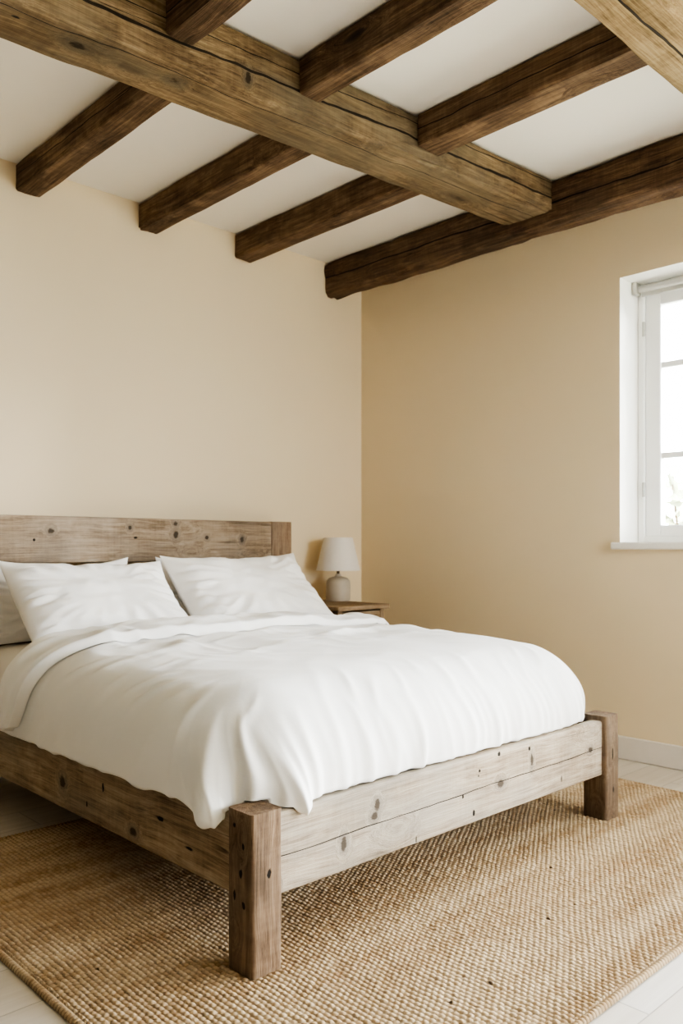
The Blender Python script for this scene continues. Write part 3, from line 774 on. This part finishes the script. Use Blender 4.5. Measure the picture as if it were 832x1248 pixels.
    w4 = 1.5 * top * (.013 * fold(Y * 13 - X * 3.5 + 2.6 * perlin(X * 2.6, Y * 3, 61), perlin(X * 3.2, Y * 4.5, 62) + .1, .5) + .007 * fold(Y * 31 + X * 8 + 4 * perlin(X * 5, Y * 5, 64), perlin(X * 6, Y * 7, 65), .6)
                + .006 * fold(X * 24 + Y * 9 + 3 * perlin(X * 4, Y * 4, 66), perlin(X * 5 + 3, Y * 5, 67), .6))
    w5 = flat * (.004 * ridged(X * 3.2 - Y * 3, Y * 4 + X, 63) + .004 * fold(X * 13 + Y * 12 + 3 * perlin(X * 2, Y * 2, 68), perlin(X * 2.6, Y * 2.6, 69), .5))
    disp = lowf + w1 + w2 + fan + w3 + w4 + w5
    disp = disp * (1 - .0 * tuck)
    P = P + N * disp[..., None]
    # hem: small scallops, and two tips falling either side of the near post
    hemw = smooth(.72, 1., fmax)
    P[..., 2] += hemw * .006 * perlin(X * 7, Y * 7, 71)
    tipL = np.exp(-((a - .60) / .20) ** 2) * isc * (SX < 0) * smooth(.55, 1., fmax)
    P[..., 2] -= .026 * tipL; P[..., 0] -= .046 * tipL; P[..., 1] -= .120 * tipL
    tipF = np.exp(-((a - 1.16) / .22) ** 2) * isc * (SX < 0) * smooth(.5, 1., fmax)
    P[..., 2] -= .014 * tipF; P[..., 1] -= .085 * tipF; P[..., 0] += .035 * tipF
    # keep off the post tops and rails
    inpost = (P[..., 0] < BX0 + .10) & (P[..., 1] < BYF + .10)
    P[..., 2] = np.where(inpost, np.maximum(P[..., 2], .393), P[..., 2])
    infoot = (P[..., 1] > BYF + .015) & (P[..., 1] < BYF + .07) & ~inpost
    P[..., 2] = np.where(infoot & (P[..., 0] > BX0 + .09), np.maximum(P[..., 2], .3755), P[..., 2])
    inrail = (P[..., 0] > BX0 + .006) & (P[..., 0] < BX0 + .06) & ~inpost
    P[..., 2] = np.where(inrail, np.maximum(P[..., 2], .370), P[..., 2])
    # ridge curl and flap
    last = P[-1]; lastN = N[-1].copy(); lastN[:, 2] = np.abs(lastN[:, 2]) ; lastN /= np.linalg.norm(lastN, axis=-1, keepdims=True)
    ff = np.abs(colf)
    rr = .026 - .010 * smooth(-1.7, -.95, colx) + .003 * perlin(colx * 4, colx * 0, 81)
    ups = []
    for i in range(1, nR + 1):
        an = np.pi * i / nR
        p = last.copy()
        p[:, 1] += rr * 1.25 * np.sin(an)
        p += lastN * (rr * (1 - np.cos(an)))[:, None]
        ups.append(p)
    # the flap follows the sheet below at a constant stand-off
    yflap = y_f0 + .27 * ff ** 1.6 + .018 * perlin(colx * 2.4, colx * 0 + 7., 82)
    Yrow = P[nS:, :, 1]
    fl = []
    for i in range(1, nP + 1):
        s = i / nP
        yy = last[:, 1] + (yflap - last[:, 1]) * s
        p = np.empty_like(last); nn = np.empty_like(last)
        for j in range(nc):
            yc = Yrow[:, j]
            base = P[nS:, j]
            for k in range(3):
                p[j, k] = np.interp(yy[j], yc, base[:, k]); nn[j, k] = np.interp(yy[j], yc, N[nS:, j, k])
        nn /= np.linalg.norm(nn, axis=-1, keepdims=True)
        h = 2 * rr * (1 - .30 * s) * (1 - smooth(.90, 1., s) * .93)
        wv = .005 * ridged(colx * 2.2 + s * .7, s * 2 + colx * .4, 83) * np.sin(np.pi * min(s, .95)) + .004 * np.sin(np.pi * s) * perlin(colx * 9, np.full(nc, s * 2.), 84)
        p = p + nn * (h + wv)[:, None]
        p[:, 1] = yy
        p[:, 2] = np.where(p[:, 2] < .40, .385 + (p[:, 2] - .34) * .25, p[:, 2])
        fl.append(p)
    G = np.concatenate([P, np.array(ups), np.array(fl)], 0)
    o = big_mesh('duvet', G.reshape(-1, 3), grid_faces(G.shape[0], nc), M['duvet'], None, (-1.68, -1.5, .4))
    tag(o, 'white cotton duvet spread over the bed, top edge folded back', 'duvet')
    return o
make_duvet()

# ----------------------------------------------------------------- nightstand and lamp
NX0, NX1, NY0, NY1, NZ = -.725, -.335, -.56, -.03, .69
ns = empty('nightstand', ((NX0 + NX1) / 2, (NY0 + NY1) / 2, 0)); ns['_w'] = 1
tag(ns, 'small light oak nightstand in the corner beside the bed', 'nightstand')
MB().box((NX0, NY0, NZ - .024), (NX1, NY1, NZ), 0, .005).build('top', M['oak'], ns, (-.53, -.3, NZ))
b = MB()
ix0, ix1, iy0 = NX0 + .02, NX1 - .02, NY0 + .025
b.box((ix0, iy0 + .004, .40), (ix0 + .03, NY1 - .01, NZ - .0245)); b.box((ix1 - .03, iy0 + .004, .40), (ix1, NY1 - .01, NZ - .0245))
b.box((ix0 + .03, NY1 - .03, .40), (ix1 - .03, NY1 - .01, NZ - .0245)); b.box((ix0 + .03, iy0 + .004, .40), (ix1 - .03, NY1 - .03, .42))
b.build('case', M['oak_z'], ns, (-.53, -.3, .4))
dr = MB().box((ix0 + .034, iy0, .425), (ix1 - .034, iy0 + .02, NZ - .034), 0, .003).build('drawer', M['oak'], ns, (-.53, iy0, .425))
MB().lathe([(0, 0), (.008, 0), (.007, .012), (.013, .018), (.013, .024), (0, .027)], n=20).build('knob', M['brass'], dr, sm=True, auto=50)
kn = dr.children[0]; kn.rotation_euler = (R(90), 0, 0); kn.location = (0, -.0005, .115)
for x in (ix0 + .002, ix1 - .037):
    for y in (iy0 + .006, NY1 - .047):
        MB().box((x, y, .0005), (x + .035, y + .035, .3995), 0, .003).build('leg', M['oak_z'], ns, (x + .017, y + .017, 0))

lp = empty('table_lamp', (-.37, -.18, NZ))
tag(lp, 'small table lamp with stone-coloured jar base and white tapered shade', 'lamp')
MB().lathe([(0, .0005), (.066, .0005), (.070, .006), (.071, .05), (.071, .095), (.067, .116), (.055, .131), (.034, .138), (.02, .141), (.016, .15), (.016, .156), (0, .156)], n=56).build('base', M['ceramic'], lp, sm=True, auto=50)
MB().lathe([(0, .1565), (.009, .1565), (.009, .20), (.014, .202), (.014, .235), (0, .235)], n=24).build('neck', M['brass'], lp, sm=True, auto=40)
MB().lathe([(.128, .176), (.0835, .366), (.0815, .366), (.126, .176)], n=64, closed=True).build('shade', M['shade'], lp, sm=True, auto=40)
sp_ = MB()
for k in range(3):
    an = k * 2.094
    sp_.tube((.010 * math.cos(an), .010 * math.sin(an), .236), (.0805 * math.cos(an), .0805 * math.sin(an), .352), .0018, n=8)
sp_.build('shade_carrier', M['brass'], lp)
lp.children[0]
MB().lathe([(0, .2355), (.012, .2355), (.014, .25), (.028, .275), (.03, .295), (.022, .316), (0, .324)], n=28).build('bulb', M['white_paint'], lp, sm=True)

# ----------------------------------------------------------------- rug
def make_rug():
    x0, x1, y0, y1 = -2.895, -.365, -2.78, -.83
    px, py = .0142, .0170
    nx = int((x1 - x0) / px * 6); ny = int((y1 - y0) / py * 6.6)
    x = np.linspace(x0, x1, nx); y = np.linspace(y0, y1, ny)
    X, Y = np.meshgrid(x, y)
    wx = X + .005 * perlin(X * 5, Y * 5, 1) + .0026 * perlin(X * 30, Y * 30, 2)
    wy = Y + .006 * perlin(X * 4, Y * 3, 3) + .004 * perlin(X * 25, Y * 25, 4)
    cx = wx / px; ci = np.floor(cx)
    v = wy / py + .5 * (ci % 2)
    fu = cx - ci - .5; fv = v - np.floor(v) - .5
    rnd = np.sin(ci * 12.9898 + np.floor(v) * 78.233) * 43758.5453; rnd = rnd - np.floor(rnd)
    # slanted oval stitches
    fu2 = fu + .12 * fv
    h = np.clip(1 - (np.abs(fu2) / .56) ** 2.2, 0, 1) * np.clip(1 - (np.abs(fv) / .54) ** 2.6, 0, 1)
    h = h ** .6
    H = h * (.0065 + .003 * rnd) + .002 * perlin(X * 9, Y * 9, 6)
    dpt = np.clip(1 - h * 1.25, 0, 1)
    # whipped edge all round
    e = np.minimum(np.minimum(X - x0, x1 - X), np.minimum(Y - y0, y1 - Y))
    longx = np.minimum(Y - y0, y1 - Y) <= np.minimum(X - x0, x1 - X)
    along = np.where(longx, X, Y)
    bw = .020
    ph = along / .0125 + .35 * e / bw
    fp = ph - np.floor(ph) - .5
    rope = np.sqrt(np.clip(1 - ((e - bw / 2) / (bw / 2)) ** 2, 0, 1))
    hb = rope * (.0085 * (1 - (np.abs(fp) / .5) ** 2.5 * .5)) - .004 * (1 - rope)
    m = e < bw
    H = np.where(m, hb, H); dpt = np.where(m, np.clip((np.abs(fp) - .3) / .2, 0, 1) * .8 + .4 * (1 - rope), dpt)
    base = .0065
    Z = np.maximum(base + H, .0015)
    # flatten under the bed posts
    V = np.stack([X, Y, Z], -1).reshape(-1, 3)
    o = big_mesh('rug', V, grid_faces(ny, nx), M['jute'], None, ((x0 + x1) / 2, (y0 + y1) / 2, 0))
    for nm, arr in (('depth', dpt), ('yarn', rnd)):
        at = o.data.attributes.new(nm, 'FLOAT', 'POINT')
        at.data.foreach_set('value', np.ascontiguousarray(arr.ravel(), np.float32))
    tag(o, 'natural woven jute rug with whipped edges under the bed', 'rug')
make_rug()

# ----------------------------------------------------------------- outside the windows
t = NT('outside_gravel'); t.pbr(t.mix(t.noise(t.obj(), 3, 4), srgb(150, 150, 130), srgb(190, 188, 170)), .95)
gx = MB().box((-12, -16, -.35), (14, 12, -.3)).build('ground', t.mat); tag(gx, kind='structure')
t = NT('garden_leaf'); t.pbr(t.mix(t.noise(t.obj(), 4, 2), srgb(118, 124, 100), srgb(150, 154, 128)), .6); leafm = t.mat
t = NT('garden_bark'); t.pbr(t.mix(t.noise(t.obj(), 20, 3), srgb(70, 58, 46), srgb(110, 94, 76)), .9); barkm = t.mat
tree = empty('garden_shrub', (3.6, -.55, -.3)); tag(tree, 'pale leafy shrub in the garden, seen through the window', 'shrub')
b = MB()
lr = np.random.default_rng(5)
stems = []
for k in range(9):
    an = lr.uniform(0, 6.28); tipp = Vector((.8 * math.cos(an) * lr.uniform(.3, 1), 1.0 * math.sin(an) * lr.uniform(.3, 1), lr.uniform(1.5, 2.5)))
    b.tube((0, 0, 0), tuple(tipp), .025, .008, 8); stems.append(tipp)
b.build('stem', barkm, tree)
lf = MB()
for k in range(900):
    s_ = stems[lr.integers(0, 9)] * float(lr.uniform(.45, 1.05)); c_ = s_ + Vector(lr.normal(0, .16, 3))
    d_ = Vector(lr.normal(0, 1, 3)).normalized(); s2 = d_.orthogonal().normalized()
    ln, wd = lr.uniform(.16, .3), lr.uniform(.03, .06)
    lf.add([tuple(c_), tuple(c_ + d_ * ln * .45 + s2 * wd), tuple(c_ + d_ * ln), tuple(c_ + d_ * ln * .45 - s2 * wd)], [(0, 1, 2, 3)])
mesh_obj('foliage', lf.v, lf.f, leafm, tree)

# ----------------------------------------------------------------- light
SKY = 25.0
w = bpy.data.worlds.new('overcast_sky'); scene.world = w; w.use_nodes = True
bg = w.node_tree.nodes['Background']; bg.inputs[0].default_value = (.94, .985, 1.07, 1); bg.inputs[1].default_value = SKY
def portal(name, loc, rot, sx, sy):
    l = bpy.data.lights.new(name, 'AREA'); l.shape = 'RECTANGLE'; l.size = sx; l.size_y = sy
    l.cycles.is_portal = True
    o = bpy.data.objects.new(name, l); COL.objects.link(o); o.location = loc; o.rotation_euler = rot
for k, (op, ax) in enumerate(((W1, 'x'), (W2, 'x'), (W3, 'y'))):
    if ax == 'x': portal('window_portal', (.28, (op[0] + op[1]) / 2, (op[2] + op[3]) / 2), (R(90), 0, R(90)), op[1] - op[0], op[3] - op[2])
    else: portal('window_portal', ((op[0] + op[1]) / 2, YF - .28, (op[2] + op[3]) / 2), (R(90), 0, 0), op[1] - op[0], op[3] - op[2])

sun = bpy.data.lights.new('hazy_sun', 'SUN'); sun.energy = 5.0; sun.angle = R(16); sun.color = (1, .98, .96)
so_ = bpy.data.objects.new('hazy_sun', sun); COL.objects.link(so_)
so_.rotation_euler = Vector((-.70, .70, -math.tan(R(13)))).to_track_quat('-Z', 'Y').to_euler(); so_.location = (4, -6, 4)

# ----------------------------------------------------------------- camera
F_PX, HOR, YAW = 1015., 667., 43.65
cam = bpy.data.cameras.new('camera'); co = bpy.data.objects.new('camera', cam); COL.objects.link(co)
co.location = (-3.687, -3.685, 1.0); co.rotation_euler = (R(90), 0, R(-YAW))
cam.sensor_fit = 'VERTICAL'; cam.sensor_height = 36; cam.sensor_width = 24
cam.lens = F_PX / 1248 * 36
cam.shift_y = (HOR - 624) / 1248
cam.clip_start = .02; cam.clip_end = 100
cam.dof.use_dof = True; cam.dof.focus_distance = 2.3; cam.dof.aperture_fstop = 5.0
scene.camera = co

scene.view_settings.view_transform = 'AgX'
scene.view_settings.look = 'AgX - High Contrast'
scene.view_settings.exposure = 0.40
scene.cycles.use_denoising = True
scene.cycles.max_bounces = 10; scene.cycles.diffuse_bounces = 7; scene.cycles.transparent_max_bounces = 12
scene.cycles.sample_clamp_indirect = 8
for o in bpy.data.objects:
    if '_w' in o: del o['_w']
